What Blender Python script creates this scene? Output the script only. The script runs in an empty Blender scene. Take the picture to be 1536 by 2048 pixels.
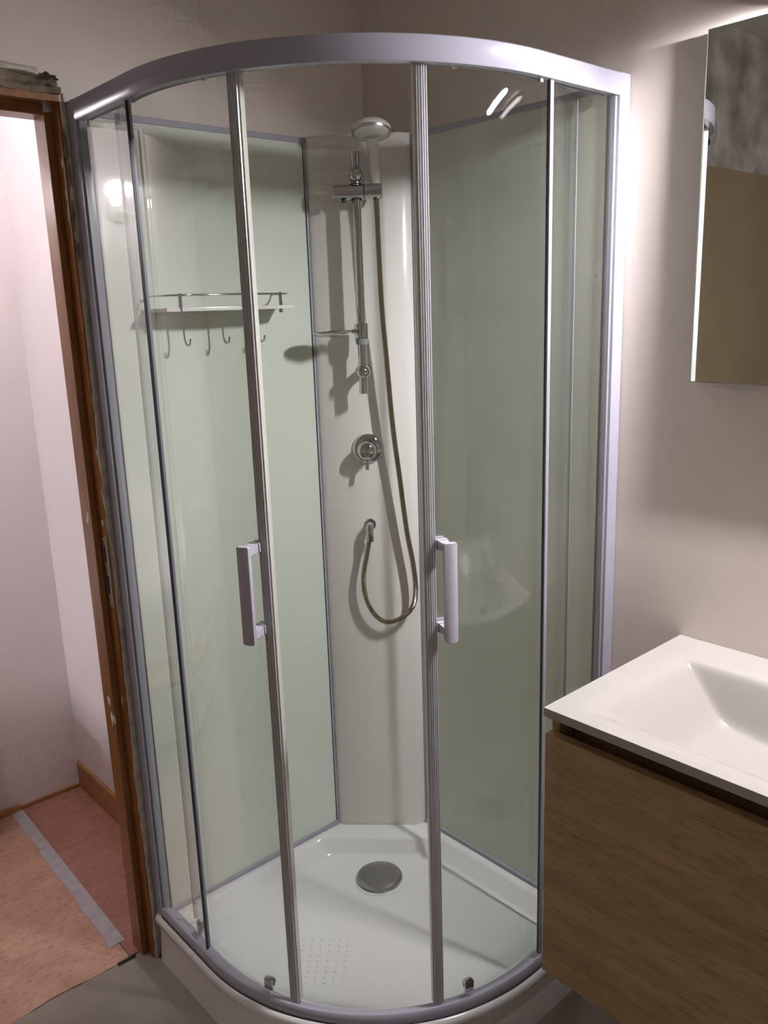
import bpy, bmesh, math, random
from mathutils import Vector, Matrix

# ------------------------------------------------------------------ camera
SC = bpy.context.scene
COL = SC.collection
random.seed(7)
PI = math.pi

CAM_LOC = Vector((1.77756, -1.54723, 1.59157))
CAM_R = Vector((0.66841807, 0.74308359, -0.0323121))
CAM_U = Vector((-0.15366372, 0.18046814, 0.97150332))
CAM_F = Vector((-0.72773948, 0.64440518, -0.23481316))
cam = bpy.data.cameras.new('camera')
cam.sensor_fit = 'VERTICAL'
cam.sensor_height = 36.0
cam.lens = 1679.66 / 2048 * 36.0
cam.clip_start = 0.02
camo = bpy.data.objects.new('camera', cam)
M = Matrix((CAM_R, CAM_U, -CAM_F)).transposed().to_4x4()
M.translation = CAM_LOC
camo.matrix_world = M
COL.objects.link(camo)
SC.camera = camo

# ------------------------------------------------------------------ world and exposure
W = bpy.data.worlds.new('world')
SC.world = W
W.use_nodes = True
W.node_tree.nodes['Background'].inputs[0].default_value = (0.5, 0.5, 0.5, 1)
W.node_tree.nodes['Background'].inputs[1].default_value = 0.02
SC.view_settings.view_transform = 'Standard'
SC.view_settings.look = 'None'
SC.view_settings.exposure = 0.0
SC.view_settings.gamma = 1.0
SC.view_settings.use_curve_mapping = False
SC.cycles.max_bounces = 7
SC.cycles.diffuse_bounces = 4
SC.cycles.glossy_bounces = 3
SC.cycles.transparent_max_bounces = 12
SC.cycles.use_adaptive_sampling = True
SC.cycles.adaptive_threshold = 0.12
SC.cycles.adaptive_min_samples = 12
SC.cycles.caustics_refractive = False
SC.cycles.sample_clamp_indirect = 6.0

LAMP_STRENGTH = 2200.0
LAMP_COLOR = (1.0, 0.955, 1.0)
HALL_WATT = 19.0
FILL_WATT = 13.0
SCONCE_WATT = 2.4
HALL_COLOR = (1.0, 0.95, 0.99)

# ------------------------------------------------------------------ materials
def new_mat(name):
    m = bpy.data.materials.new(name)
    m.use_nodes = True
    nt = m.node_tree
    return m, nt, nt.nodes['Principled BSDF']

def node(nt, kind, **kw):
    n = nt.nodes.new(kind)
    for k, v in kw.items():
        if hasattr(n, k):
            setattr(n, k, v)
        else:
            n.inputs[k].default_value = v
    return n

def plain(name, col, rough=0.5, metal=0.0, spec=0.5, coat=0.0, bump=None, var=0.0, vscale=3.0, emit=None):
    m, nt, b = new_mat(name)
    b.inputs['Base Color'].default_value = (*col, 1)
    b.inputs['Roughness'].default_value = rough
    b.inputs['Metallic'].default_value = metal
    b.inputs['Specular IOR Level'].default_value = spec
    b.inputs['Coat Weight'].default_value = coat
    b.inputs['Coat Roughness'].default_value = 0.04
    tc = node(nt, 'ShaderNodeTexCoord')
    if var > 0:
        nz = node(nt, 'ShaderNodeTexNoise')
        nz.inputs['Scale'].default_value = vscale
        nz.inputs['Detail'].default_value = 6
        nt.links.new(tc.outputs['Object'], nz.inputs['Vector'])
        rp = node(nt, 'ShaderNodeValToRGB')
        rp.color_ramp.elements[0].position = 0.3
        rp.color_ramp.elements[1].position = 0.7
        rp.color_ramp.elements[0].color = (*[c * (1 - var) for c in col], 1)
        rp.color_ramp.elements[1].color = (*[min(1, c * (1 + var)) for c in col], 1)
        nt.links.new(nz.outputs['Fac'], rp.inputs['Fac'])
        nt.links.new(rp.outputs['Color'], b.inputs['Base Color'])
    if bump:
        sc_, st = bump
        nz = node(nt, 'ShaderNodeTexNoise')
        nz.inputs['Scale'].default_value = sc_
        nz.inputs['Detail'].default_value = 4
        nt.links.new(tc.outputs['Object'], nz.inputs['Vector'])
        bp = node(nt, 'ShaderNodeBump')
        bp.inputs['Strength'].default_value = st
        bp.inputs['Distance'].default_value = 0.002
        nt.links.new(nz.outputs['Fac'], bp.inputs['Height'])
        nt.links.new(bp.outputs['Normal'], b.inputs['Normal'])
    if emit:
        b.inputs['Emission Color'].default_value = (*emit[0], 1)
        b.inputs['Emission Strength'].default_value = emit[1]
    return m

def glass_mat(name, tint, refl=1.0):
    """thin clear pane: see-through tint plus a Fresnel-weighted mirror reflection"""
    m = bpy.data.materials.new(name)
    m.use_nodes = True
    nt = m.node_tree
    nt.nodes.clear()
    out = node(nt, 'ShaderNodeOutputMaterial')
    tr = node(nt, 'ShaderNodeBsdfTransparent')
    tr.inputs[0].default_value = (*tint, 1)
    gl = node(nt, 'ShaderNodeBsdfGlossy')
    gl.inputs['Color'].default_value = (1, 1, 1, 1)
    gl.inputs['Roughness'].default_value = 0.0
    lw = node(nt, 'ShaderNodeLayerWeight')
    lw.inputs['Blend'].default_value = 0.5
    pw = node(nt, 'ShaderNodeMath', operation='POWER')
    pw.inputs[1].default_value = 5.0
    ml = node(nt, 'ShaderNodeMath', operation='MULTIPLY_ADD')
    ml.inputs[1].default_value = 0.96 * refl
    ml.inputs[2].default_value = 0.04 * refl
    mx = node(nt, 'ShaderNodeMixShader')
    nt.links.new(lw.outputs['Facing'], pw.inputs[0])
    nt.links.new(pw.outputs[0], ml.inputs[0])
    nt.links.new(ml.outputs[0], mx.inputs['Fac'])
    nt.links.new(tr.outputs[0], mx.inputs[1])
    nt.links.new(gl.outputs[0], mx.inputs[2])
    nt.links.new(mx.outputs[0], out.inputs['Surface'])
    return m

def wood_mat(name, c0, c1, scale, axis=(1, 12, 12), rough=0.5, specks=None):
    m, nt, b = new_mat(name)
    tc = node(nt, 'ShaderNodeTexCoord')
    mp = node(nt, 'ShaderNodeMapping')
    mp.inputs['Scale'].default_value = axis
    nt.links.new(tc.outputs['Object'], mp.inputs['Vector'])
    n1 = node(nt, 'ShaderNodeTexNoise')
    n1.inputs['Scale'].default_value = scale
    n1.inputs['Detail'].default_value = 9
    n1.inputs['Roughness'].default_value = 0.62
    n1.inputs['Distortion'].default_value = 0.9
    nt.links.new(mp.outputs[0], n1.inputs['Vector'])
    rp = node(nt, 'ShaderNodeValToRGB')
    rp.color_ramp.elements[0].position = 0.33
    rp.color_ramp.elements[1].position = 0.68
    rp.color_ramp.elements[0].color = (*c0, 1)
    rp.color_ramp.elements[1].color = (*c1, 1)
    nt.links.new(n1.outputs['Fac'], rp.inputs['Fac'])
    last = rp.outputs['Color']
    # fine dark pores
    n2 = node(nt, 'ShaderNodeTexNoise')
    n2.inputs['Scale'].default_value = scale * 7
    n2.inputs['Detail'].default_value = 3
    nt.links.new(mp.outputs[0], n2.inputs['Vector'])
    r2 = node(nt, 'ShaderNodeValToRGB')
    r2.color_ramp.elements[0].position = 0.32
    r2.color_ramp.elements[0].color = (0.72, 0.7, 0.66, 1)
    r2.color_ramp.elements[1].position = 0.46
    r2.color_ramp.elements[1].color = (1, 1, 1, 1)
    nt.links.new(n2.outputs['Fac'], r2.inputs['Fac'])
    mx = node(nt, 'ShaderNodeMix', data_type='RGBA', blend_type='MULTIPLY')
    mx.inputs[0].default_value = 1.0
    nt.links.new(last, mx.inputs[6])
    nt.links.new(r2.outputs['Color'], mx.inputs[7])
    last = mx.outputs[2]
    if specks:
        col, sc_, pos = specks
        n3 = node(nt, 'ShaderNodeTexNoise')
        n3.inputs['Scale'].default_value = sc_
        n3.inputs['Detail'].default_value = 8
        n3.inputs['Roughness'].default_value = 0.75
        nt.links.new(tc.outputs['Object'], n3.inputs['Vector'])
        r3 = node(nt, 'ShaderNodeValToRGB')
        r3.color_ramp.elements[0].position = pos
        r3.color_ramp.elements[0].color = (0, 0, 0, 1)
        r3.color_ramp.elements[1].position = pos + 0.05
        r3.color_ramp.elements[1].color = (1, 1, 1, 1)
        nt.links.new(n3.outputs['Fac'], r3.inputs['Fac'])
        m3 = node(nt, 'ShaderNodeMix', data_type='RGBA')
        nt.links.new(r3.outputs['Color'], m3.inputs[0])
        nt.links.new(last, m3.inputs[6])
        m3.inputs[7].default_value = (*col, 1)
        last = m3.outputs[2]
    nt.links.new(last, b.inputs['Base Color'])
    b.inputs['Roughness'].default_value = rough
    bp = node(nt, 'ShaderNodeBump')
    bp.inputs['Strength'].default_value = 0.25
    bp.inputs['Distance'].default_value = 0.001
    nt.links.new(n1.outputs['Fac'], bp.inputs['Height'])
    nt.links.new(bp.outputs['Normal'], b.inputs['Normal'])
    return m

MAT = dict(
    wall=plain('painted_wall', (0.74, 0.66, 0.59), 0.55, bump=(140, 0.12), var=0.03, vscale=2.5),
    ceiling=plain('ceiling_paint', (0.80, 0.78, 0.75), 0.8, bump=(60, 0.2)),
    olive=plain('olive_brown_paint', (0.52, 0.42, 0.27), 0.55, bump=(120, 0.15), var=0.08),
    farwall=plain('greige_paint', (0.56, 0.51, 0.46), 0.6, bump=(120, 0.15), var=0.05),
    raw=plain('raw_plaster', (0.74, 0.68, 0.63), 0.42, bump=(14, 0.9), var=0.45, vscale=7),
    plaster=plain('broken_plaster', (0.62, 0.57, 0.49), 0.9, bump=(45, 1.0), var=0.25, vscale=30),
    rubble=plain('dusty_mortar', (0.23, 0.185, 0.13), 0.95, bump=(60, 1.0), var=0.45, vscale=38),
    filler=plain('white_filler', (0.66, 0.63, 0.58), 0.8, bump=(50, 0.8), var=0.1, vscale=30),
    frame=plain('white_lacquered_aluminium', (0.38, 0.375, 0.44), 0.16, spec=0.4),
    acrylic=plain('white_acrylic', (0.77, 0.78, 0.765), 0.16, spec=0.5, coat=0.3),
    skirt=plain('white_skirt', (0.80, 0.77, 0.775), 0.25),
    column=plain('white_column_plastic', (0.80, 0.785, 0.74), 0.2, spec=0.5),
    panel=plain('frosted_green_glass', (0.66, 0.715, 0.62), 0.06, spec=0.6),
    chrome=plain('chrome', (0.60, 0.60, 0.60), 0.06, 1.0),
    steel=plain('brushed_steel', (0.62, 0.60, 0.56), 0.28, 1.0),
    drain=plain('drain_chrome', (0.40, 0.40, 0.39), 0.25, 1.0),
    hose=plain('hose_metal', (0.38, 0.33, 0.24), 0.25, 1.0),
    plastic=plain('white_plastic', (0.74, 0.72, 0.70), 0.25),
    handle=plain('handle_white', (0.48, 0.47, 0.53), 0.25),
    black=plain('black_rubber', (0.02, 0.02, 0.03), 0.45),
    seal=plain('dark_seal', (0.03, 0.03, 0.05), 0.35),
    greyseal=plain('grey_seal', (0.30, 0.31, 0.34), 0.35),
    alu=plain('door_edge_profile', (0.62, 0.62, 0.64), 0.3, 0.25),
    lip=plain('pale_magnetic_strip', (0.58, 0.58, 0.51), 0.3),
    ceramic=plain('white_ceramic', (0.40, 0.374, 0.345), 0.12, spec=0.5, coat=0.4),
    counter_edge=plain('basin_edge', (0.78, 0.745, 0.72), 0.2),
    mirror=plain('mirror_silver', (0.80, 0.82, 0.78), 0.0, 1.0),
    mirror_edge=plain('mirror_glass_edge', (0.30, 0.34, 0.29), 0.15),
    grey=plain('grey_backing', (0.4, 0.4, 0.4), 0.6),
    lamp_body=plain('lamp_housing', (0.7, 0.7, 0.7), 0.15, 1.0),
    lamp=plain('lamp_diffuser', (0.9, 0.9, 0.9), 0.5, emit=(LAMP_COLOR, LAMP_STRENGTH)),
    hall=plain('hall_wall_paint', (0.80, 0.745, 0.755), 0.7, bump=(90, 0.15), var=0.02, vscale=2),
    tape=plain('grey_tape', (0.46, 0.44, 0.46), 0.5, var=0.15, vscale=25),
    tile=plain('taupe_tile', (0.28, 0.25, 0.21), 0.45, var=0.12, vscale=5, bump=(30, 0.15)),
    grout=plain('grout', (0.33, 0.30, 0.26), 0.9),
    box=plain('lavender_plastic', (0.62, 0.60, 0.72), 0.4),
    socket_dark=plain('dark_hole', (0.03, 0.025, 0.02), 0.8),
    pane=glass_mat('clear_glass', (0.985, 0.993, 0.986)),
    oak=wood_mat('oak_veneer', (0.34, 0.215, 0.10), (0.46, 0.31, 0.155), 3.2, (1.2, 9, 9), 0.45),
    oak_in=wood_mat('oak_recess_shade', (0.28, 0.175, 0.085), (0.38, 0.25, 0.13), 3.2, (1.2, 9, 9), 0.5),  # recess shade put into the colour: darker copy of the oak
    pine=wood_mat('varnished_door_wood', (0.22, 0.085, 0.022), (0.36, 0.155, 0.045), 4.0, (10, 10, 0.8), 0.3,
                  specks=((0.62, 0.52, 0.42), 22, 0.70)),
    board=wood_mat('skirting_wood', (0.33, 0.15, 0.05), (0.46, 0.24, 0.10), 4.0, (1.5, 1.5, 12), 0.45),
    lino=wood_mat('orange_floor_sheet', (0.50, 0.285, 0.20), (0.60, 0.37, 0.27), 3.0, (6, 2.2, 4), 0.5,
                  specks=((0.55, 0.40, 0.33), 26, 0.69)),
    lino2=wood_mat('red_floor_sheet', (0.34, 0.155, 0.11), (0.44, 0.215, 0.16), 3.0, (6, 2.2, 4), 0.5,
                   specks=((0.55, 0.43, 0.38), 24, 0.66)),
)

# ------------------------------------------------------------------ mesh helpers
class MB:
    def __init__(self):
        self.v, self.f, self.mi = [], [], []
    def add(self, verts, faces, mi=0):
        o = len(self.v)
        self.v += [tuple(p) for p in verts]
        self.f += [tuple(i + o for i in f) for f in faces]
        self.mi += [mi] * len(faces)
        return self
    def box(self, x0, x1, y0, y1, z0, z1, mi=0):
        vs = [(x, y, z) for z in (z0, z1) for y in (y0, y1) for x in (x0, x1)]
        return self.add(vs, [(0, 2, 3, 1), (4, 5, 7, 6), (0, 1, 5, 4), (2, 6, 7, 3), (0, 4, 6, 2), (1, 3, 7, 5)], mi)
    def prism(self, poly, z0, z1, mi=0):
        n = len(poly)
        vs = [(x, y, z0) for x, y in poly] + [(x, y, z1) for x, y in poly]
        fs = [tuple(range(n))[::-1], tuple(range(n, 2 * n))] + [(i, (i + 1) % n, n + (i + 1) % n, n + i) for i in range(n)]
        return self.add(vs, fs, mi)
    def loft(self, loops, cap0=True, cap1=True, mi=0, closed=True):
        n = len(loops[0])
        vs = [p for L in loops for p in L]
        fs = []
        for k in range(len(loops) - 1):
            for i in range(n if closed else n - 1):
                j = (i + 1) % n
                fs.append((k * n + i, k * n + j, (k + 1) * n + j, (k + 1) * n + i))
        if cap0: fs.append(tuple(range(n))[::-1])
        if cap1: fs.append(tuple(range((len(loops) - 1) * n, len(loops) * n)))
        return self.add(vs, fs, mi)
    def tube(self, path, rad, seg=14, cap=True, mi=0, squash=None):
        pts = [Vector(p) for p in path]
        rads = rad if isinstance(rad, (list, tuple)) else [rad] * len(pts)
        loops = []
        up = None
        for i, p in enumerate(pts):
            a = pts[max(0, i - 1)]; b = pts[min(len(pts) - 1, i + 1)]
            t = (b - a)
            if t.length < 1e-9: t = pts[-1] - pts[0]
            t.normalize()
            if up is None:
                up = Vector((0, 0, 1)) if abs(t.z) < 0.9 else Vector((1, 0, 0))
            s = t.cross(up).normalized()
            up = s.cross(t).normalized()
            loops.append([p + rads[i] * (math.cos(2 * PI * k / seg) * s + math.sin(2 * PI * k / seg) * up) for k in range(seg)])
        return self.loft(loops, cap, cap, mi)
    def lathe(self, prof, origin, axis, seg=40, mi=0, cap=True):
        """prof: (radius, distance along axis)"""
        ax = Vector(axis).normalized(); o = Vector(origin)
        s = ax.cross(Vector((0, 0, 1)) if abs(ax.z) < 0.9 else Vector((1, 0, 0))).normalized()
        u = s.cross(ax).normalized()
        loops = [[o + ax * h + r * (math.cos(2 * PI * k / seg) * s - math.sin(2 * PI * k / seg) * u) for k in range(seg)] for r, h in prof]
        return self.loft(loops, cap, cap, mi)
    def build(self, name, mats, parent=None, bevel=0.0, seg=2, smooth=40, **props):
        me = bpy.data.meshes.new(name)
        me.from_pydata(self.v, [], self.f)
        if not isinstance(mats, (list, tuple)): mats = [mats]
        for m in mats: me.materials.append(MAT[m])
        for p, i in zip(me.polygons, self.mi): p.material_index = i
        bm = bmesh.new(); bm.from_mesh(me)
        bmesh.ops.recalc_face_normals(bm, faces=bm.faces)
        if bevel > 0:
            ed = [e for e in bm.edges if len(e.link_faces) == 2 and e.calc_face_angle(0) > math.radians(35)]
            bmesh.ops.bevel(bm, geom=ed, offset=bevel, segments=seg, profile=0.6, affect='EDGES', clamp_overlap=True)
        bm.to_mesh(me); bm.free()
        if smooth:
            me.shade_smooth()
            me.set_sharp_from_angle(angle=math.radians(smooth))
        o = bpy.data.objects.new(name, me)
        COL.objects.link(o)
        if parent: 
            o.parent = parent
            o.matrix_parent_inverse = parent.matrix_world.inverted()
        for k, val in props.items(): o[k] = val
        return o

def thing(name, label, cat, loc, group=None):
    e = bpy.data.objects.new(name, None)
    e.empty_display_size = 0.05
    e.location = loc
    COL.objects.link(e)
    bpy.context.view_layer.update()
    e['label'] = label; e['category'] = cat
    if group: e['group'] = group
    return e

def struct(o, label=None):
    o['kind'] = 'structure'
    if label: o['label'] = label
    return o

def catmull(pts, n=8):
    pts = [Vector(p) for p in pts]
    P = [pts[0] * 2 - pts[1]] + pts + [pts[-1] * 2 - pts[-2]]
    out = []
    for i in range(1, len(P) - 2):
        p0, p1, p2, p3 = P[i - 1:i + 3]
        for k in range(n):
            t = k / n
            out.append(0.5 * ((2 * p1) + (-p0 + p2) * t + (2 * p0 - 5 * p1 + 4 * p2 - p3) * t * t + (-p0 + 3 * p1 - 3 * p2 + p3) * t ** 3))
    out.append(pts[-1])
    return out

# ------------------------------------------------------------------ measures
HT = 0.1327            # tray rim height
S = 0.80               # tray side
SF = 0.7894            # enclosure side
R = 0.5194             # corner radius of the enclosure
AC = SF - R            # centre of the arc is (AC, -AC)
H, HB = 2.0147, 1.9745 # top rail
HP = 1.998             # back panels
ROOM_X, ROOM_Y, CEIL = 3.0, -3.1, 2.62
DOOR_Y0, DOOR_Y1, DOOR_H = -0.806, -1.56, 1.999

# ------------------------------------------------------------------ room shell
def wall_box(name, *b, mat='wall'):
    return struct(MB().box(*b).build(name, mat, smooth=0))

fl = struct(MB().box(-0.05, ROOM_X + .1, ROOM_Y - .1, 0.1, -0.12, -0.004).build('floor', 'grout', smooth=0))
T = 0.60
TX0, TY0 = -0.05, 0.055
tile_me = {}
k = 0
for i in range(6):
    for j in range(6):
        x0 = TX0 + i * T; y1 = TY0 - j * T
        x1 = min(x0 + T, ROOM_X + .1); y0 = max(y1 - T, ROOM_Y - .1)
        if x1 - x0 < .05 or y1 - y0 < .05: continue
        MB().box(x0 + .0015, x1 - .0015, y0 + .0015, y1 - .0015, -0.02, 0.0).build('tile', 'tile', fl, bevel=0.0012, seg=1, smooth=0)

struct(MB().box(-0.1, ROOM_X + .1, ROOM_Y - .1, 0.1, CEIL, CEIL + .1).build('ceiling', 'ceiling', smooth=0))
struct(MB().box(-0.1, ROOM_X + .1, 0.0, 0.1, 0.0, CEIL).build('wall_right', 'wall', smooth=0))
struct(MB().box(-0.1, ROOM_X + .1, ROOM_Y - .1, ROOM_Y, 0.0, CEIL).build('wall_back', 'farwall', smooth=0))
struct(MB().box(ROOM_X, ROOM_X + .1, ROOM_Y, 0.0, 0.0, CEIL).build('wall_far_side', 'farwall', smooth=0))
# left wall with the doorway; the ragged opening edge is part of the masonry
wl = MB()
wl.box(-0.10, 0.0, DOOR_Y0 + .004, 0.0, 0.0, CEIL)
wl.box(-0.10, 0.0, DOOR_Y1 - .04, DOOR_Y0 + .004, 2.062, CEIL)
wl.box(-0.10, 0.0, ROOM_Y, DOOR_Y1 - .04, 0.0, CEIL)
wall_left = struct(wl.build('wall_left', 'wall', smooth=0))
# wall beyond the doorway: raw plaster above, olive paint below (seen in the mirror)
MB().box(0.0, 0.012, ROOM_Y, DOOR_Y1 - .05, 0.0, 2.10).build('painted_lower_panel', 'olive', wall_left, smooth=0)
MB().box(0.0, 0.006, ROOM_Y, DOOR_Y1 - .05, 2.10, CEIL).build('raw_plaster_band', 'raw', wall_left, smooth=0)

# ragged plaster round the doorway
def plaster_edge():
    rnd = random.Random(3)
    n = 90
    L0, L1 = [], []
    mb = MB()
    inner = []; outer = []
    for i in range(n + 1):
        z = 2.03 * i / n
        wob = 0.0025 * math.sin(z * 9) + rnd.uniform(-.0022, .0022)
        e = DOOR_Y0 + .0015 + wob * .7
        if z > 1.62: e += .006 * (z - 1.62) / .4 + abs(rnd.gauss(0, .003))
        if .98 < z < 1.12: e += .006 * math.sin((z - .98) / .14 * PI)
        inner.append((e, z)); outer.append((DOOR_Y0 + .012 + rnd.uniform(0, .003), z))
    loops = []
    for (e, z), (o_, _) in zip(inner, outer):
        loops.append([(-.004, e, z), (.0035 + rnd.uniform(0, .0025), e + .0015, z), (.004 + rnd.uniform(0, .002), (e + o_) / 2, z), (.0008, o_ + .004, z), (-.004, o_ + .004, z)])
    mb.loft(loops)
    return mb.build('plaster_edge', 'plaster', wall_left, smooth=20)
plaster_edge()
# dark broken strip high on the edge and white filler dabs
rnd = random.Random(11)
def lump(name, mat, parent, c, size, seed, sub=2):
    r_ = random.Random(seed)
    bm = bmesh.new()
    bmesh.ops.create_icosphere(bm, subdivisions=sub, radius=1.0)
    for v in bm.verts:
        k_ = 1 + r_.uniform(-.28, .28)
        v.co = Vector((v.co.x * size[0] * k_, v.co.y * size[1] * k_, v.co.z * size[2] * k_)) + Vector(c)
    me = bpy.data.meshes.new(name); bm.to_mesh(me); bm.free()
    me.materials.append(MAT[mat]); me.shade_smooth(); me.set_sharp_from_angle(angle=math.radians(30))
    o = bpy.data.objects.new(name, me); COL.objects.link(o); o.parent = parent
    return o
for i, z in enumerate((1.93, 1.87, 1.80, 1.73)):
    lump('mortar_lump', 'rubble', wall_left, (.001, DOOR_Y0 + .006 + .002 * (i % 2), z), (.006, .005, .03), 20 + i)
# rubble lintel above the door head
rb = MB(); loops = []
n = 70; r_ = random.Random(5)
for i in range(n + 1):
    y = DOOR_Y0 + .006 + (DOOR_Y1 - .05 - DOOR_Y0) * i / n
    top = 2.050 + .012 * min(1, i / 10) + r_.uniform(-.004, .004)
    b = 2.026 + r_.uniform(-.002, .002)
    loops.append([(-.09, y, b), (.004 + r_.uniform(-.002, .004), y, b), (.009 + r_.uniform(-.003, .004), y, b + .010), (-.002 + r_.uniform(-.004, .003), y, (b + top) / 2 + r_.uniform(-.004, .004)), (.003 + r_.uniform(-.003, .003), y, top - .004), (-.006, y, top), (-.09, y, top)])
rb.loft(loops)
rb.build('broken_lintel_edge', 'rubble', wall_left, smooth=25)
rb = MB(); loops = []
for i in range(34):
    y = DOOR_Y0 - .034 - .9 * .9 * i / 33
    zc = 2.062 + .003 * math.sin(i * .8)
    hh = .007 + r_.uniform(-.002, .003)
    loops.append([(-.02, y, zc - hh), (.006 + r_.uniform(0, .004), y, zc - hh * .6), (.008 + r_.uniform(0, .004), y, zc + hh * .3), (.002, y, zc + hh), (-.02, y, zc + hh)])
rb.loft(loops)
rb.build('loose_plaster_flake', 'plaster', wall_left, smooth=25)
for i, (y, z, a) in enumerate(((-.822, 2.062, .006), (-.818, 2.042, .004), (-.800, 2.035, .003), (-.803, 2.055, .0035))):
    lump('chipped_hole', 'socket_dark', wall_left, (.0008, y, z), (.0012, a * 1.6, a * .7), 50 + i, 1)

# ------------------------------------------------------------------ door frame
door = struct(MB().box(-.060, -.030, DOOR_Y0 - .001 - .002, DOOR_Y0 + .004, 0, 2.0).build('door_1', 'pine', smooth=0))
# rebate face, then the stop moulding
MB().box(-.10, 0.0015, DOOR_Y0 - .0005, DOOR_Y0 + .0045, 0.0, 2.026).build('jamb', 'pine', door, bevel=.001, smooth=0)
MB().box(-.085, -.030, DOOR_Y0 - .018, DOOR_Y0 - .0005, 0.0, 1.999).build('door_stop', 'pine', door, bevel=.0015, smooth=0)
MB().box(-.10, 0.0015, DOOR_Y1 - .045, DOOR_Y1 - .04, 0.0, 2.026).build('jamb', 'pine', door, bevel=.001, smooth=0)
MB().box(-.085, -.030, DOOR_Y1 - .04, DOOR_Y1 - .022, 0.0, 1.999).build('door_stop', 'pine', door, bevel=.0015, smooth=0)
MB().box(-.10, 0.004, DOOR_Y1 - .04, DOOR_Y0 - .0005, 2.012, 2.026).build('head_jamb', 'pine', door, bevel=.001, smooth=0)
MB().box(-.085, -.030, DOOR_Y1 - .022, DOOR_Y0 - .018, 1.992, 2.012).build('head_stop', 'pine', door, bevel=.0015, smooth=0)
# strike plate with two bolt holes and screws
sp = MB().box(-.024, -.002, DOOR_Y0 - .0022, DOOR_Y0 - .0004, .945, 1.118).build('strike_plate', 'steel', door, bevel=.0005, smooth=0)
for z0, z1 in ((1.055, 1.092), (.978, 1.022)):
    MB().box(-.018, -.008, DOOR_Y0 - .0028, DOOR_Y0 - .0016, z0, z1).build('latch_hole', 'socket_dark', sp, smooth=0)
for z in (1.108, .956):
    MB().lathe([(.0001, .0012), (.003, .0008), (.0035, 0)], (-.013, DOOR_Y0 - .0022, z), (0, -1, 0), 12).build('screw', 'steel', sp)
for i, (x, y, z, sx, sz) in enumerate(((-.05, DOOR_Y0 - .0185, 1.148 + .0, .008, .008), (-.012, DOOR_Y0 - .0008, 1.145, .006, .009), (-.045, DOOR_Y0 - .0185, 1.162, .006, .012),
                                       (-.05, DOOR_Y0 - .0185, .705, .010, .015), (-.045, DOOR_Y0 - .0185, .66, .008, .02), (-.03, DOOR_Y0 - .0185, .66, .006, .012), (-.015, DOOR_Y0 - .0008, .71, .004, .01),
                                       (-.008, DOOR_Y0 - .0008, 1.90, .006, .012), (-.004, DOOR_Y0 - .0008, 1.84, .004, .014), (-.003, DOOR_Y0 - .0008, 1.80, .004, .02))):
    lump('paint_splash', 'filler', door, (x, y, z), (sx, .0012, sz), 80 + i, 1)

# ------------------------------------------------------------------ hall behind the doorway
HX, HY = -0.94, -0.605
struct(MB().box(-2.2, -0.05, -3.3, -0.45, -0.12, -0.004).build('floor_hall', 'grout', smooth=0))
fh = bpy.data.objects['floor_hall']
MB().prism([(HX, -0.822), (-0.052, -0.848), (-0.052, HY), (HX, HY)], -.01, 0.0).build('floor_sheet', 'lino2', fh, smooth=0)
ed = [(-0.0505 + .006 * math.sin(i * 1.3), -0.852 - .0505 * i) for i in range(0, 48)]
MB().prism([(HX, -0.826)] + [(HX, -3.2)] + ed[::-1], -.01, 0.0).build('floor_sheet', 'lino', fh, smooth=0)
struct(MB().box(HX - .1, HX, -3.3, HY + .1, 0, 2.6).build('wall_hall_far', 'hall', smooth=0))
struct(MB().box(HX, -0.10, HY, HY + .1, 0, 2.6).build('wall_hall_side', 'hall', smooth=0))
struct(MB().box(HX - .1, -0.10, -3.4, -3.3, 0, 2.6).build('wall_hall_end', 'hall', smooth=0))
struct(MB().box(HX - .1, -0.10, -3.4, HY + .1, 2.6, 2.7).build('ceiling_hall', 'hall', smooth=0))
bh = MB(); loops = []
r_ = random.Random(9)
struct(MB().box(HX, HX + .010, -0.815, HY, 0.0, .012).build('baseboard_hall_far', 'board', bevel=.002, smooth=0))
struct(MB().box(HX, HX + .016, -3.3, -0.820, 0.0, .022).build('baseboard_hall_left', 'board', bevel=.002, smooth=0))
struct(MB().prism([(HX + .0, HY), (-0.10, HY), (-0.10, HY - .012), (HX + .012, HY - .012)], 0.0, .095).build('baseboard_hall_side', 'board', bevel=.002, smooth=0))

# grey tape across the hall floor, ragged edge
r_ = random.Random(4)
tp = []; L = []; Rr = []
for i in range(26):
    t = i / 25
    x = -0.925 + t * (0.81)
    y = -0.829 - t * .022
    w = .019 + .004 * t
    L.append((x, y - w + r_.uniform(-.003, .003))); Rr.append((x, y + w * .8))
o = MB().prism(L + Rr[::-1], 0.0, .0012).build('floor_tape', 'tape', smooth=0)
o['label'] = 'grey tape strip stuck along the seam of the red-brown hall floor'; o['category'] = 'tape'
o = MB().box(-.045, -.038, -.886, -.838, 0, .006).build('wood_splinter', 'socket_dark', bevel=.002, smooth=0)
o.rotation_euler = (0, 0, 0)
o['label'] = 'small dark sliver of wood on the threshold by the door frame'; o['category'] = 'splinter'

# low wooden bench, only its tip shows at the picture edge
be = thing('wooden_bench', 'wooden bench whose pointed end shows low at the left edge of the photo', 'bench', (-.82, -1.6, 0))
MB().prism([(HX + .004, -0.862), (HX + .20, -0.905), (HX + .24, -2.6), (HX + .004, -2.6)], .345, .365).build('seat', 'board', be, bevel=.002, smooth=0)
for y in (-1.05, -2.4):
    MB().box(HX + .03, HX + .06, y - .02, y + .02, 0, .345).build('leg', 'board', be, bevel=.002, smooth=0)
    MB().box(HX + .16, HX + .19, y - .02, y + .02, 0, .345).build('leg', 'board', be, bevel=.002, smooth=0)

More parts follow.
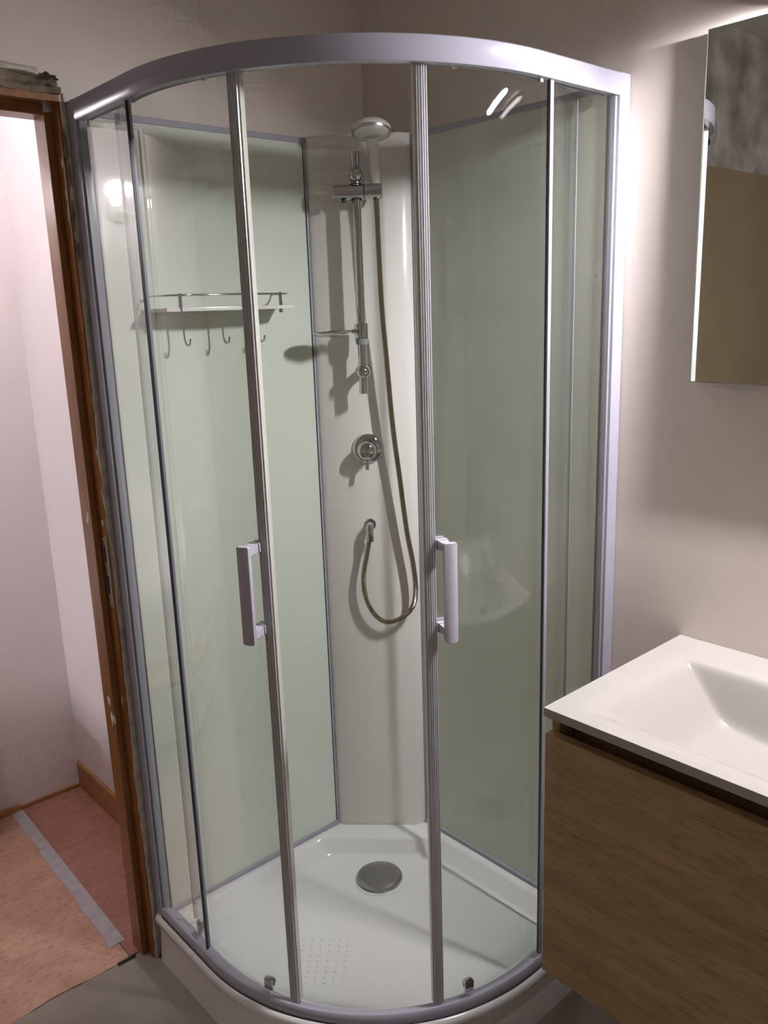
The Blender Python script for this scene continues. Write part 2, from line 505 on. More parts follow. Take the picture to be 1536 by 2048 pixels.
tl = thing('added_fill_lamp', 'unseen fill lamp added on the hall bench, aimed at the corner', 'lamp', (-.80, -1.75, .365))  # unseen lamp added to brighten the lower hall corner
MB().lathe([(.05, 0), (.05, .008), (.010, .014), (.008, .33), (.010, .335)], (-.80, -1.75, .365), (0, 0, 1), 28).build('base', 'plastic', tl)
MB().lathe([(.022, -.06), (.030, -.05), (.045, .02), (.043, .02), (.028, -.045), (.001, -.05)], (-.80, -1.75, .72), (.06, .98, .2), 28, cap=False).build('shade', 'plastic', tl)
tb = bpy.data.lights.new('fill_spot', 'SPOT'); tb.energy = FILL_WATT; tb.color = HALL_COLOR; tb.shadow_soft_size = .03
tb.spot_size = math.radians(76); tb.spot_blend = .5
to = bpy.data.objects.new('fill_spot', tb); COL.objects.link(to); to.parent = tl
to.matrix_parent_inverse = tl.matrix_world.inverted()
to.matrix_basis = Matrix.Translation((-.80, -1.73, .72)) @ Vector((.06, .98, .2)).to_track_quat('-Z', 'Y').to_matrix().to_4x4()
# twin-bulb wall lamp, mirrored small in the left shower glass
wlp = thing('twin_wall_lamp', 'twin-bulb wall lamp on the pink hall wall', 'lamp', (HX, -1.30, 1.93))
MB().lathe([(.035, .001), (.035, .012), (.028, .016)], (HX, -1.30, 1.93), (1, 0, 0), 28).build('wall_plate', 'plastic', wlp)
for y in (-1.25, -1.35):
    MB().tube([(HX + .015, -1.30, 1.93), (HX + .07, (y - 1.30) / 2, 1.915), (HX + .10, y, 1.915)], .005, 10).build('arm', 'plastic', wlp)
    wb_ = bpy.data.lights.new('bulb', 'POINT'); wb_.energy = SCONCE_WATT / 2; wb_.color = HALL_COLOR; wb_.shadow_soft_size = .013
    wo = bpy.data.objects.new('bulb', wb_); wo.location = (HX + .10, y, 1.945); COL.objects.link(wo); wo.parent = wlp
    wo.matrix_parent_inverse = wlp.matrix_world.inverted()

# hall ceiling lamp (lights the pink hall)
hl = thing('hall_ceiling_lamp', 'round ceiling lamp of the hall beyond the open doorway', 'lamp', (-.20, -1.15, 2.6))
MB().lathe([(.13, 0), (.135, .03), (.12, .035)], (-.20, -1.15, 2.6), (0, 0, -1), 32).build('lamp_base', 'plastic', hl)
la = bpy.data.lights.new('hall_bulb', 'POINT'); la.energy = HALL_WATT; la.color = HALL_COLOR; la.shadow_soft_size = .11
lo = bpy.data.objects.new('hall_bulb', la); lo.location = (-.20, -1.15, 2.48); COL.objects.link(lo); lo.parent = hl
lo.matrix_parent_inverse = hl.matrix_world.inverted()

# ------------------------------------------------------------------ shower tray
def tray_loop(d, z, rr=None, chamf=0.05, off=0.0):
    """d: inset on all sides, chamf: where the back corner is cut"""
    a = S - 0.53
    rad = 0.53 - d
    pts = []
    N = 12
    x0 = d; cc = chamf
    # left side going towards the viewer
    for i in range(N): pts.append((x0, -cc + (-(S - d - .02) + cc) * i / (N - 1), z))
    for i in range(1, 5):
        th = PI + (PI / 2) * i / 5
        pts.append((x0 + .02 + .02 * math.cos(th), -(S - d) + .02 + .02 * math.sin(th), z))
    for i in range(8): pts.append((x0 + .02 + (a - x0 - .02) * i / 8, -(S - d), z))
    for i in range(49):
        th = -PI / 2 + PI / 2 * i / 48
        pts.append((a + rad * math.cos(th), -a + rad * math.sin(th), z))
    for i in range(1, 9): pts.append((S - d, -a + (a - d - .02) * i / 8, z))
    for i in range(1, 5):
        th = (PI / 2) * i / 5
        pts.append((S - d - .02 + .02 * math.cos(th), -d - .02 + .02 * math.sin(th), z))
    for i in range(N): pts.append((S - d - .02 + (cc - (S - d - .02)) * i / (N - 1), -d, z))
    return pts
tray = thing('shower_tray', 'white quadrant acrylic shower tray under the curved glass enclosure', 'shower tray', (.35, -.35, 0))
mb = MB()
mb.loft([tray_loop(.004, .108), tray_loop(.0005, .111), tray_loop(.0005, .124), tray_loop(.003, .130), tray_loop(.008, HT),
         tray_loop(.052, HT, chamf=.305), tray_loop(.058, HT - .002, chamf=.302), tray_loop(.064, HT - .008, chamf=.299), tray_loop(.086, .094, chamf=.290), tray_loop(.094, .089, chamf=.287), tray_loop(.106, .0875, chamf=.285), tray_loop(.2, .0865, chamf=.31)], cap0=False, cap1=True)
mb.build('tray_body', 'acrylic', tray, smooth=50)
mb = MB()
mb.loft([tray_loop(.004, 0.0), tray_loop(.009, .108)], cap0=True, cap1=False)
mb.build('skirt', 'skirt', tray, smooth=50)
dc = (.262, -.265)
dr = MB().lathe([(.068, 0), (.068, .0015), (.060, .003)], (*dc, .0865), (0, 0, 1), 48).build('drain_flange', 'acrylic', tray)
MB().lathe([(.050, 0), (.0605, .0025), (.062, .006), (.0605, .010), (.054, .0125), (.03, .0138), (.001, .0142)], (*dc, .0885), (0, 0, 1), 56).build('drain_cover', 'drain', tray)
# anti-slip dots: small raised studs in a diamond patch
st = MB()
for i in range(7):
    for j in range(9):
        cx, cy = .40 + .0 * i, 0
        u = (i - 3) * .022; v = (j - 4) * .017
        x = .38 + u * .7071 + v * .7071 ; y = -.565 + u * .7071 - v * .7071
        st.lathe([(.0042, 0), (.0038, .0012), (.0022, .002), (.0002, .0022)], (x, y, .0865), (0, 0, 1), 8)
o = st.build('anti_slip_studs', 'acrylic', tray); o['kind'] = 'stuff'

# ------------------------------------------------------------------ shower enclosure
enc = thing('shower_enclosure', 'quadrant shower enclosure with curved sliding glass doors and lavender-white frame', 'shower enclosure', (.35, -.35, HT))

def quad_path(d, n=64, x0=0.0, x1=0.0):
    """plan outline inset by d: straight, arc, straight"""
    pts = [(x0, -(SF - d))]
    for i in range(n + 1):
        th = -PI / 2 + PI / 2 * i / n
        pts.append((AC + (R - d) * math.cos(th), -AC + (R - d) * math.sin(th)))
    pts.append((SF - d, -x1))
    return pts
def rail(name, prof, mat, parent, x0=.034, smooth=40):
    """prof: list of (inset, z) closed section swept along the outline"""
    mb = MB(); N = len(prof)
    paths = [quad_path(d, x0=x0, x1=x0) for d, z in prof]
    loops = []
    for k in range(len(paths[0])):
        loops.append([(paths[i][k][0], paths[i][k][1], prof[i][1]) for i in range(N)])
    mb.loft(loops)
    return mb.build(name, mat, parent, smooth=smooth)
rail('top_rail', [(0.0015, HB + .0), (0, HB + .002), (0, H - .002), (.002, H), (.034, H), (.036, H - .002), (.036, HB + .004), (.033, HB + .004), (.033, HB + .02), (.016, HB + .02), (.016, HB)], 'frame', enc)
rail('bottom_rail', [(0.001, HT + .0005), (.0, HT + .002), (0.0, HT + .022), (.003, HT + .026), (.008, HT + .026), (.013, HT + .014), (.032, HT + .012), (.034, HT + .010), (.034, HT + .0005)], 'frame', enc)
# thin dark joint under the bottom rail
rail('sealing_strip', [(-.0015, HT - .0002), (-.0015, HT + .0022), (.004, HT + .0022), (.004, HT - .0002)], 'seal', enc)
# wall profiles
for side in (0, 1):
    mb = MB()
    if side == 0:
        poly = [(0.0005, -SF), (.034, -SF), (.034, -SF + .026), (0.0005, -SF + .026)]
    else:
        poly = [(SF, -.0005), (SF, -.034), (SF - .026, -.034), (SF - .026, -.0005)]
    mb.prism(poly, HT + .0005, H + .0005)
    wp = mb.build('wall_profile', 'frame', enc, bevel=.001, seg=1, smooth=30)
    mb = MB()
    if side == 0: mb.box(.0342, .0405, -SF + .0065, -SF + .0165, HT + .026, HB)
    else: mb.box(SF - .0165, SF - .0065, -.0405, -.0342, HT + .026, HB)
    mb.build('gasket', 'greyseal', wp, smooth=0)

# fixed panes (straight, then following the curve a little)
Z0, Z1 = HT + .027, HB + .002
GF = .0095   # inset of fixed glass face
def pane(name, path_in, path_out, z0, z1, parent, mat='pane', **kw):
    mb = MB()
    poly = list(path_out) + list(path_in)[::-1]
    n = len(path_out)
    loops = []
    for (xo, yo), (xi, yi) in zip(path_out, path_in):
        loops.append([(xo, yo, z0), (xo, yo, z1), (xi, yi, z1), (xi, yi, z0)])
    mb.loft(loops)
    return mb.build(name, mat, parent, smooth=30, **kw)
FX = .238
fpL = pane('fixed_pane', [(.042, -SF + GF + .005), (FX, -SF + GF + .005)], [(.042, -SF + GF), (FX, -SF + GF)], Z0, Z1, enc)
fpR = pane('fixed_pane', [(SF - GF - .005, -FX), (SF - GF - .005, -.042)], [(SF - GF, -FX), (SF - GF, -.042)], Z0, Z1, enc)
MB().box(FX, FX + .003, -SF + GF - .0005, -SF + GF + .0055, Z0, Z1).build('edge_seal', 'seal', fpL, bevel=.0008, smooth=0)
MB().box(FX - .006, FX - .0002, -SF + GF + .006, -SF + GF + .012, Z0, Z1).build('edge_lip', 'greyseal', fpL, smooth=0)
MB().box(SF - GF - .0055, SF - GF + .0005, -FX - .003, -FX, Z0, Z1).build('edge_seal', 'seal', fpR, bevel=.0008, smooth=0)
MB().box(SF - GF + .0002, SF - GF + .003, -FX - .003, -FX + .006, Z0, Z1).build('edge_lip', 'greyseal', fpR, smooth=0)

# curved sliding doors
RD = .4965
def arc(rad, a0, a1, n=36):
    return [(AC + rad * math.cos(math.radians(a0 + (a1 - a0) * i / n)), -AC + rad * math.sin(math.radians(a0 + (a1 - a0) * i / n))) for i in range(n + 1)]
def rp(rad, ang, z=None):
    x, y = AC + rad * math.cos(math.radians(ang)), -AC + rad * math.sin(math.radians(ang))
    return (x, y) if z is None else Vector((x, y, z))
def radial_box(mb, r0, r1, a0, a1, z0, z1, mi=0):
    p = [rp(r0, a0), rp(r1, a0), rp(r1, a1), rp(r0, a1)]
    return mb.prism(p, z0, z1, mi)
def make_door(bar, tail, hang, label):
    s = 1 if tail > bar else -1
    d = pane('sliding_door', arc(RD - .0025, bar, tail), arc(RD + .0025, bar, tail), Z0 - .004, Z1, enc)
    d['label'] = label
    # leading-edge profile: ribbed aluminium-look strip
    w = math.degrees(.019 / RD)
    mb = MB()
    inn, out = [], []
    ribs = 9
    for i in range(ribs * 2 + 1):
        f = i / (ribs * 2)
        ang = bar - s * w * (0.5 - f)
        inn.append(rp(RD - .010, ang))
        out.append(rp(RD + .0075 + (.0022 if i % 4 in (1, 2) else 0) - .003 * abs(f - .5), ang))
    poly = out + inn[::-1]
    mb.prism(poly, Z0 - .004, Z1)
    mb.build('edge_profile', 'alu', d, smooth=20)
    mb = MB()
    radial_box(mb, RD - .009, RD + .006, bar - s * w * .5, bar - s * (w * .5 + math.degrees(.003 / RD)), Z0 - .004, Z1)
    mb.build('magnetic_strip', 'lip', d, smooth=0)
    # tail lip
    mb = MB()
    radial_box(mb, RD - .003, RD + .003, tail, tail + s * math.degrees(.004 / RD), Z0, Z1)
    mb.build('tail_seal', 'greyseal', d, smooth=0)
    # bow handle: flat curved bar on two stand-offs with black washers
    za, zb = 1.176, .998
    zt, zl = 1.168, 1.006
    base = RD + .0025
    mb = MB()
    for z in (zt, zl):
        loops = []
        for rr, hw, hh in ((base + .0145, .0105, .0085), (base + .022, .0085, .0075), (base + .034, .0085, .0075), (base + .047, .0095, .0085)):
            a_ = math.degrees(hw / rr)
            loops.append([rp(rr, hang - a_, z - hh), rp(rr, hang + a_, z - hh), rp(rr, hang + a_, z + hh), rp(rr, hang - a_, z + hh)])
        mb.loft(loops)
    loops = []
    for z, e in ((za + .004, .0), (za + .002, .0015), (zb - .004, .0015), (zb - .008, .0)):
        a_ = math.degrees((.0095 + e) / RD)
        pts = []
        for k in range(9):
            t = -1 + 2 * k / 8
            pts.append(rp(base + .056 - .002 * t * t, hang + a_ * t, z))
        pts.append(rp(base + .044, hang + a_, z)); pts.append(rp(base + .044, hang - a_, z))
        loops.append(pts)
    mb.loft(loops)
    mb.build('handle', 'handle', d, bevel=0, smooth=35)
    for z in (zt, zl):
        mb = MB(); a_ = math.degrees(.0108 / RD)
        radial_box(mb, base + .0128, base + .0146, hang - a_, hang + a_, z - .0088, z + .0088)
        mb.build('washer', 'black', d, smooth=0)
        mb = MB(); a_ = math.degrees(.0112 / RD)
        radial_box(mb, base, base + .0128, hang - a_, hang + a_, z - .009, z + .009)
        mb.build('handle_foot', 'handle', d, bevel=.002, smooth=35)
        mb = MB()
        radial_box(mb, RD - .0145, RD - .0025, hang - a_, hang + a_, z - .009, z + .009)
        mb.build('handle_foot', 'handle', d, bevel=.002, smooth=35)
    # bottom roller: rounded chrome plate with a screw
    for fr in (.17, .86):
        ang = bar + (tail - bar) * fr
        ax = Vector((math.cos(math.radians(ang)), math.sin(math.radians(ang)), 0))
        tg = Vector((-ax.y, ax.x, 0))
        c = rp(RD + .003, ang, HT + .048)
        pts = []
        for k in range(13):
            t_ = PI * k / 12
            pts.append((math.cos(t_) * .0105, .004 + math.sin(t_) * .0105))
        pts += [(-.0105, -.018), (.0105, -.018)]
        mb = MB()
        mb.loft([[c + tg * u + Vector((0, 0, v)) for u, v in pts], [c + ax * .005 + tg * u * .96 + Vector((0, 0, v)) for u, v in pts]])
        mb.lathe([(.0035, .005), (.0035, .0068), (.0005, .0072)], c + Vector((0, 0, .004)), ax, 12)
        mb.lathe([(.011, -.010), (.011, -.003)], c + Vector((0, 0, -.006)), ax, 20)
        mb.build('roller', 'chrome', d, smooth=35)
        c = rp(RD + .002, ang, HB + .006)
        MB().lathe([(.006, -.014), (.0065, -.010), (.0065, -.006), (.003, -.005), (.003, .002), (.0005, .002)], c, ax, 20).build('roller', 'chrome', d, smooth=35)
    return d
make_door(-62.8, -106.5, -64.6, 'left curved glass sliding door with bow handle')
make_door(-27.0, 19.8, -24.6, 'right curved glass sliding door with bow handle')
# small stops under the top rail
for p in ((.262, -.776), (.776, -.262)):
    MB().box(p[0] - .004, p[0] + .004, p[1] - .004, p[1] + .004, HB - .007, HB + .001).build('rail_stop', 'greyseal', enc, bevel=.001, smooth=0)

# back panels: frosted green glass with lavender trims
PXI = .036
def back_panel(side):
    y0, y1 = .2245, .7625
    mb = MB()
    def bx(u0, u1, d0, d1, z0, z1):
        b = MB()
        if side == 0: b.box(d0, d1, -u1, -u0, z0, z1)
        else: b.box(u0, u1, -d1, -d0, z0, z1)
        return b
    if side == 1: y0 = .2125
    p = bx(y0 + .003, y1 - .002, .028, PXI, HT + .006, HP - .008).build('back_panel', 'panel', enc, smooth=0)
    bx(y0, y1, .020, PXI + .004, HP - .013, HP).build('top_trim', 'frame', p, bevel=.001, seg=1, smooth=0)
    bx(y0, y1, .020, PXI + .006, HT + .0004, HT + .012).build('bottom_trim', 'frame', p, bevel=.001, seg=1, smooth=0)
    bx(y0 - .0005, y0 + .0045, .020, PXI + .003, HT + .001, HP).build('side_trim', 'frame', p, smooth=0)
    bx(y0 + .0045, y0 + .0062, .0285, PXI + .0008, HT + .012, HP - .013).build('side_gasket', 'seal', p, smooth=0)
    # filler box behind so that the panel reaches the wall
    bx(y0, y1, .0005, .020, HT + .0005, HP - .001).build('panel_backing', 'grey', p, smooth=0)
    return p
back_panel(0)['label'] = 'frosted pale green panel on the left wall'
back_panel(1)['label'] = 'frosted pale green panel on the right wall'
# corner column
mb = MB()
mb.prism([(.0005, -.2235), (.029, -.2235), (.056, -.217), (.205, -.067), (.2115, -.040), (.2115, -.0005), (.0005, -.0005)], HT + .0003, HP + .003)
mb.build('corner_column', 'column', enc, bevel=.0025, seg=2, smooth=35)

# ------------------------------------------------------------------ fittings on the column
CO = Vector((.132, -.140, 0)); CT = Vector((.7036, .7106, 0)).normalized(); CN = Vector((.7106, -.7036, 0)).normalized()
off = (Vector((.056, -.217, 0)) - CO).dot(CN)
CO = CO + CN * off
def cp(t, n_, z): return CO + CT * t + CN * n_ + Vector((0, 0, z))
UPV = Vector((0, 0, 1))
# slide bar
sb = thing('shower_slide_bar', 'vertical chrome slide bar with ball brackets on the white corner column', 'slide bar', cp(0, 0, 1.388))
MB().tube([cp(0, .055, 1.388), cp(0, .055, 1.952)], .0108, 24).build('bar', 'chrome', sb)
for z in (1.442, 1.900):
    mb = MB()
    mb.lathe([(.0165, 0), (.017, .003), (.013, .008), (.0115, .03), (.0135, .038)], cp(0, .0003, z), CN, 28)
    prof = [(max(.0004, .0185 * math.sin(PI * k / 16)), .055 - .0185 * math.cos(PI * k / 16)) for k in range(17)]
    mb.lathe(prof, cp(0, 0, z), CN, 28)
    mb.build('bracket', 'chrome', sb, smooth=50)
sl = MB().lathe([(.0165, -.0575), (.0178, -.056), (.0178, .0555), (.0165, .057)], cp(.0045, .055, 1.8625), CT, 36).build('slider', 'chrome', sb, smooth=40)
MB().lathe([(.0181, -.001), (.0181, .001)], cp(.0195, .055, 1.8625), CT, 36).build('slider_groove', 'black', sl)
MB().lathe([(.005, 0), (.006, .002), (.006, .006), (.004, .008)], cp(-.030, .062, 1.8465), (0, 0, -1), 20).build('slider_knob', 'black', sl)
MB().lathe([(.0135, -.0008), (.0135, .0008)], cp(0, .055, 1.8805), UPV, 24).build('slider_collar', 'black', sl)
MB().lathe([(.0135, -.0008), (.0135, .0008)], cp(0, .055, 1.8445), UPV, 24).build('slider_collar', 'black', sl)

# soap dish on a clamp
sd = thing('soap_dish', 'shallow chrome soap dish clamped to the slide bar', 'soap dish', cp(0, .055, 1.525))
MB().lathe([(.0112, -.018), (.0165, -.017), (.0172, .014), (.0165, .018), (.0112, .018)], cp(0, .055, 1.541), UPV, 32).build('clamp', 'chrome', sd)
MB().lathe([(.0112, 0), (.0145, .001), (.0165, .0148), (.0112, .015)], cp(0, .055, 1.508), UPV, 32).build('clamp_ring', 'greyseal', sd)
ddir = (CT * -.9 + CN * .44).normalized(); dside = UPV.cross(ddir).normalized()
dcn = cp(0, .055, 1.538) + ddir * .075
mb = MB(); loops = []
for rr, z in ((.0, -.0085), (.35, -.008), (.7, -.005), (.93, .0005), (1.0, .0035), (1.0, .0048), (.93, .002), (.7, -.0035), (.35, -.0065), (.0, -.007)):
    rr = max(rr, .004)
    loops.append([dcn + ddir * (.052 * rr * math.cos(2 * PI * k / 40)) + dside * (.038 * rr * math.sin(2 * PI * k / 40)) + Vector((0, 0, z + .002 * math.cos(2 * PI * k / 40) * rr * -1)) for k in range(40)])
mb.loft(loops)
mb.build('dish', 'chrome', sd, smooth=60)
MB().tube([cp(0, .055, 1.540) + ddir * .015, cp(0, .055, 1.5405) + ddir * .022, dcn - ddir * .047 + Vector((0, 0, .003))], [.0075, .0055, .004], 14).build('dish_arm', 'chrome', sd)

# hand shower
hs = thing('hand_shower', 'white hand shower resting in the chrome slider', 'hand shower', cp(.046, .055, 1.85))
hsx = .046
mb = MB()
mb.tube(catmull([cp(hsx, .057, 1.872), cp(hsx, .058, 1.90), cp(hsx - .0015, .061, 1.935), cp(hsx - .003, .067, 1.962), cp(hsx - .004, .075, 1.980)], 6), [.0098, .0102, .0106, .0110, .0114, .0118, .0122, .0126, .0130, .0132, .0133, .0133, .0132, .0131, .0130, .0130, .0131, .0133, .0136, .0140, .0148, .0158, .0172, .0190, .021], 24)
mb.build('handle', 'plastic', hs, smooth=60)
hn = (CN * .24 - UPV * .97).normalized()      # direction the spray face looks
hc = cp(hsx - .004, .088, 1.996)
hd = MB().lathe([(.001, -.0105), (.024, -.010), (.038, -.0075), (.0445, -.001), (.0458, .004), (.0445, .009), (.042, .0125), (.0405, .013)], hc, hn, 48).build('head', 'plastic', hs, smooth=60)
MB().lathe([(.0445, .0075), (.0462, .0095), (.0450, .0135), (.0405, .0145)], hc, hn, 48, cap=False).build('chrome_ring', 'steel', hd)
MB().lathe([(.0408, .012), (.040, .0155), (.036, .0168), (.0005, .0172)], hc, hn, 48).build('spray_face', 'plastic', hd, smooth=30)
MB().lathe([(.0125, -.010), (.0132, -.004), (.0125, .010), (.0105, .012)], cp(hsx, .0565, 1.868), UPV, 28).build('cone_nut', 'chrome', hs)

# hose
hose_pts = [(.046, .057, 1.862), (.047, .057, 1.835), (.048, .055, 1.798), (.051, .050, 1.613), (.059, .045, 1.468), (.069, .040, 1.305), (.082, .035, 1.175), (.097, .030, 1.027),
            (.112, .030, .930), (.1165, .030, .861), (.106, .030, .811), (.071, .030, .779), (.033, .030, .772), (.0005, .030, .799), (-.0185, .030, .849), (-.0205, .030, .905), (-.007, .030, .974), (-.0005, .029, 1.010)]
pth = catmull([cp(*p) for p in hose_pts], 60)
# resample evenly, ridge every 2.6 mm
L = [0]
for a_, b_ in zip(pth[:-1], pth[1:]): L.append(L[-1] + (b_ - a_).length)
step = .0013; q = []; i = 0; s_ = 0
while s_ < L[-1]:
    while L[i + 1] < s_: i += 1
    f = (s_ - L[i]) / max(1e-9, L[i + 1] - L[i])
    q.append(pth[i].lerp(pth[i + 1], f)); s_ += step
ho = MB().tube(q, [.0072 if (i // 2) % 2 else .0060 for i in range(len(q))], 10).build('shower_hose', 'hose', smooth=20)
ho['label'] = 'ribbed bronze-toned metal hose looping from the hand shower to the wall outlet'; ho['category'] = 'shower hose'

# hose outlet elbow
he = thing('hose_outlet', 'chrome elbow outlet low on the white column above the hose loop', 'wall outlet', cp(0, 0, 1.036))
MB().lathe([(.0155, .0002), (.0155, .0016), (.011, .0018)], cp(0, 0, 1.036), CN, 32).build('rosette', 'black', he)
MB().lathe([(.0145, .0018), (.0148, .003), (.0135, .0045), (.010, .0046)], cp(0, 0, 1.036), CN, 32).build('flange', 'chrome', he)
MB().tube(catmull([cp(0, .002, 1.036), cp(0, .017, 1.0365), cp(0, .026, 1.033), cp(0, .029, 1.024), cp(0, .029, 1.012)], 6), .0098, 20).build('elbow', 'chrome', he, smooth=60)
MB().lathe([(.0085, -.012), (.0105, -.010), (.0105, .006), (.009, .008)], cp(0, .029, 1.008), UPV, 12).build('hose_nut', 'chrome', he, smooth=20)

# mixer valve
mx = thing('shower_mixer', 'round chrome shower mixer valve with short lever on the column', 'mixer valve', cp(0, 0, 1.24))
MB().lathe([(.0392, .0002), (.0395, .002), (.0385, .0045), (.0345, .008), (.030, .0098), (.024, .0105)], cp(0, 0, 1.24), CN, 56).build('rosette', 'chrome', mx, smooth=60)
MB().lathe([(.0245, .008), (.0245, .036), (.0235, .043), (.020, .048), (.013, .0515), (.001, .0525)], cp(0, 0, 1.24), CN, 48).build('knob', 'chrome', mx, smooth=60)
MB().tube([cp(0, .036, 1.220), cp(0, .0385, 1.205), cp(0, .0405, 1.1915)], [.0052, .0050, .0052], 18).build('lever', 'chrome', mx)

# ------------------------------------------------------------------ corner shelf with hooks on the left panel
sh = thing('shower_shelf', 'small white shower shelf with chrome rail and hooks on the left green panel', 'shelf', (PXI, -.51, 1.60))
Y0, Y1 = -.672, -.342
poly = []
for k in range(25):
    t = k / 24; y = Y0 + (Y1 - Y0) * t
    poly.append((PXI + .086 + .018 * math.sin(PI * t), y))
MB().prism([(PXI, Y1 + .006), (PXI, Y0 - .006)] + poly, 1.600, 1.608).build('shelf_board', 'plastic', sh, bevel=.001, smooth=30)
rpts = [(PXI + .002, Y0 + .004, 1.634), (PXI + .030, Y0 + .002, 1.634), (PXI + .066, Y0 + .006, 1.634), (PXI + .086, Y0 + .028, 1.634)]
for k in range(1, 8):
    t = k / 8
    rpts.append((PXI + .086 + .012 * math.sin(PI * t), Y0 + .028 + (Y1 - Y0 - .056) * t, 1.634))
rpts += [(PXI + .086, Y1 - .028, 1.634), (PXI + .066, Y1 - .006, 1.634), (PXI + .030, Y1 - .002, 1.634), (PXI + .002, Y1 - .004, 1.634)]
MB().tube(catmull(rpts, 6), .0024, 10).build('guard_rail', 'chrome', sh)
for y in (-.640, -.382):
    MB().lathe([(.0042, 0), (.0042, .044), (.002, .046)], (PXI + .088, y, 1.592), (0, 0, 1), 14).build('post', 'chrome', sh)
for y in (-.612, -.513, -.418):
    hk = MB()
    x = PXI + .040
    # yoke under the board
    hk.tube(catmull([(x, y - .011, 1.600), (x, y - .0105, 1.590), (x, y - .006, 1.5845), (x, y, 1.584), (x, y + .006, 1.5845), (x, y + .0105, 1.588), (x, y + .011, 1.592)], 5), .0015, 8)
    hk.tube(catmull([(x, y, 1.5845), (x, y + .0005, 1.565), (x, y + .001, 1.545), (x + .004, y + .001, 1.533), (x + .012, y + .001, 1.527), (x + .021, y + .001, 1.530), (x + .026, y + .001, 1.541)], 6), .0022, 8)
    hk.build('hook', 'steel', sh)

# ------------------------------------------------------------------ vanity
VX0, VX1, VY, VZ = .953, 1.653, -.4614, .9099
va = thing('vanity_cabinet', 'wall-hung brown oak vanity cabinet under the white washbasin', 'vanity', (1.303, -.23, .372))
MB().box(VX0 + .003, VX0 + .019, -.440, -.0005, .372, .8935).build('side_panel', 'oak', va, bevel=.0008, smooth=0)
MB().box(VX1 - .019, VX1 - .003, -.440, -.0005, .372, .8935).build('side_panel', 'oak', va, bevel=.0008, smooth=0)
MB().box(VX0 + .019, VX1 - .019, -.4395, -.0005, .372, .388).build('bottom_panel', 'oak', va, smooth=0)
MB().box(VX0 + .019, VX1 - .019, -.405, -.392, .80, .8930).build('recess_panel', 'oak_in', va, smooth=0)
MB().box(VX0 + .019, VX1 - .019, -.016, -.0005, .388, .800).build('back_rail', 'oak_in', va, smooth=0)
MB().box(VX0 + .003, VX1 - .003, -.4605, -.4415, .372, .862).build('drawer_front', 'oak', va, bevel=.0012, smooth=0)

# washbasin: one ceramic slab with a sunken bowl
BX0, BX1, BYF, BYB = 1.022, 1.584, -.412, -.104
def smin(vals, k=.012):
    s_ = sum(math.exp(-v / k) for v in vals)
    return -k * math.log(s_)
def bowl(x, y):
    dx0, dx1 = x - BX0, BX1 - x
    dyf, dyb = y - BYF, BYB - y
    if min(dx0, dx1, dyf, dyb) <= -.03: return 0.0
    vals = [dx0 * .95, dx1 * .95, dyf * .85, dyb * 2.6, .082 + .03 * (1 - abs(x - 1.303) / .28)]
    v = smin(vals, .0085)
    return max(0.0, (v + math.sqrt(v * v + .00016)) / 2 - .0009)
wb = thing('washbasin', 'white ceramic washbasin top with sunken rectangular bowl on the oak vanity', 'washbasin', (1.303, -.23, .8935))
nx, ny = 150, 116
vs, fs = [], []
for j in range(ny + 1):
    for i in range(nx + 1):
        x = VX0 + (VX1 - VX0) * i / nx; y = VY + (-.0005 - VY) * j / ny
        vs.append((x, y, VZ - bowl(x, y)))
for j in range(ny):
    for i in range(nx):
        a_ = j * (nx + 1) + i
        fs.append((a_, a_ + 1, a_ + nx + 2, a_ + nx + 1))
# rim sides and underside
ring = [i for i in range(nx + 1)] + [j * (nx + 1) + nx for j in range(1, ny + 1)] + [ny * (nx + 1) + i for i in range(nx - 1, -1, -1)] + [j * (nx + 1) for j in range(ny - 1, 0, -1)]
mid0 = len(vs)
for i in ring: vs.append((vs[i][0], vs[i][1], VZ - .0162))
for k in range(len(ring)):
    k2 = (k + 1) % len(ring)
    fs.append((ring[k], mid0 + k, mid0 + k2, ring[k2]))
mb = MB(); mb.add(vs, fs)
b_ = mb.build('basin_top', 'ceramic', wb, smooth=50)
# hidden underside of the slab around the bowl
us = MB()
us.box(VX0 + .0005, BX0 - .02, VY + .0005, -.0005, .8937, .8942)
us.box(BX1 + .02, VX1 - .0005, VY + .0005, -.0005, .8937, .8942)
us.box(BX0 - .02, BX1 + .02, VY + .0005, BYF - .01, .8937, .8942)
us.build('slab_underside', 'ceramic', wb, smooth=0)
MB().lathe([(.030, 0), (.031, .002), (.026, .004), (.001, .005)], (1.303, -.19, VZ - .1105), (0, 0, 1), 32).build('waste_plug', 'chrome', wb)

# basin tap (seen reflected in the shower door)
tp = thing('basin_tap', 'chrome basin mixer tap standing behind the washbasin bowl', 'tap', (1.303, -.055, VZ))
MB().lathe([(.026, 0), (.026, .004), (.022, .006), (.022, .115), (.0215, .150), (.018, .156), (.001, .157)], (1.303, -.055, VZ), (0, 0, 1), 32).build('body', 'chrome', tp)
MB().tube([(1.303, -.062, VZ + .105), (1.303, -.11, VZ + .112), (1.303, -.165, VZ + .108), (1.303, -.176, VZ + .100)], [.014, .013, .012, .011], 20).build('spout', 'chrome', tp)
MB().tube([(1.303, -.055, VZ + .155), (1.303, -.040, VZ + .175), (1.303, -.020, VZ + .195)], [.007, .006, .006], 14).build('lever', 'chrome', tp)

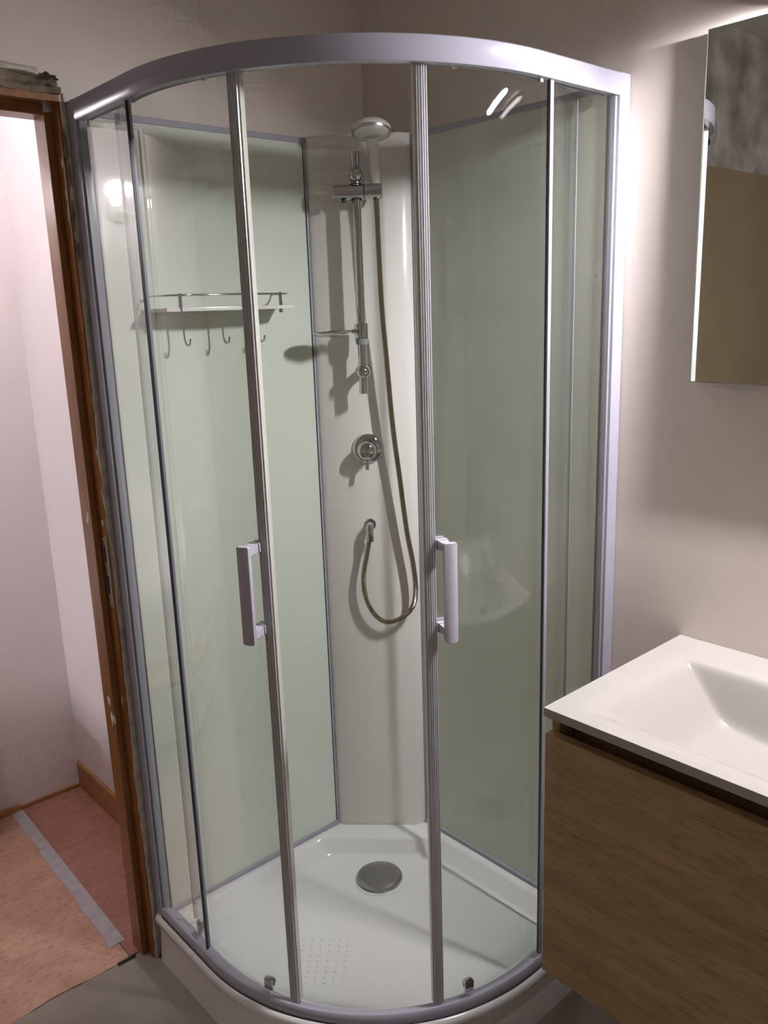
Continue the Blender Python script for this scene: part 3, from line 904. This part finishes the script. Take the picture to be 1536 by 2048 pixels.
# ------------------------------------------------------------------ mirror and its lamp
MX0, MX1, MZ0, MZ1 = .9596, 1.6596, 1.437, 2.048
mr = thing('wall_mirror', 'frameless rectangular wall mirror above the washbasin', 'mirror', (1.26, 0, MZ0))
MB().box(MX0, MX1, -.0300, -.0262, MZ0, MZ1).build('glass_edge', 'mirror_edge', mr, smooth=0)
MB().box(MX0 + .0020, MX1 - .0020, -.0303, -.0300, MZ0 + .0015, MZ1 - .0015).build('mirror_face', 'mirror', mr, smooth=0)
MB().box(MX0 + .05, MX1 - .05, -.0262, -.0005, MZ0 + .05, MZ1 - .05).build('mounting_frame', 'grey', mr, smooth=0)
ml = thing('mirror_lamp', 'slim chrome mirror lamp with a glowing tube above the mirror', 'lamp', (1.26, -.11, 2.04))
LX0, LX1, LY, LZ, LR = 1.135, 1.365, -.092, 2.050, .0085
loops = []
for x, q_ in [(LX0 - LR * math.cos(t_), max(.02, math.sin(t_))) for t_ in (.05, .5, 1.0, PI / 2)] + [(LX1 + LR * math.sin(t_), max(.02, math.cos(t_))) for t_ in (0, .57, 1.07, 1.52)]:
    loops.append([(x, LY + LR * q_ * math.cos(math.radians(-200 + 27.5 * k)), LZ + LR * q_ * math.sin(math.radians(-200 + 27.5 * k))) for k in range(9)])
MB().loft(loops).build('diffuser', 'lamp', ml, smooth=50)
hb_ = MB().box(LX0 - .035, LX1 + .035, LY - .026, -.0005, LZ + .0028, LZ + .014)
for b_ in ((LX0 - .016, LX1 + .016, LY - .0135, LY - .012), (LX0 - .016, LX1 + .016, LY + .012, LY + .0135), (LX0 - .0175, LX0 - .016, LY - .0135, LY + .0135), (LX1 + .016, LX1 + .0175, LY - .0135, LY + .0135)):
    hb_.box(*b_, LZ - .0022, LZ + .0030)
hb_.build('housing', 'lamp_body', ml, smooth=0)
MB().box(1.20, 1.26, -.012, -.0005, LZ + .014, LZ + .035).build('wall_bracket', 'lamp_body', ml, bevel=.001, smooth=0)

# ------------------------------------------------------------------ round junction box seen in the mirror
jb = thing('junction_box', 'round pale lavender junction box on raw plaster, cut by the mirror edge', 'junction box', (.006, -1.77, 2.215))
MB().lathe([(.080, .0), (.080, .03), (.074, .036), (.001, .038)], (.006, -1.77, 2.215), (1, 0, 0), 40).build('lid', 'box', jb, smooth=40)
MB().lathe([(.012, .0), (.012, .002), (.001, .0025)], (.0435, -1.775, 2.175), (1, 0, 0), 20).build('cable_hole', 'socket_dark', jb)
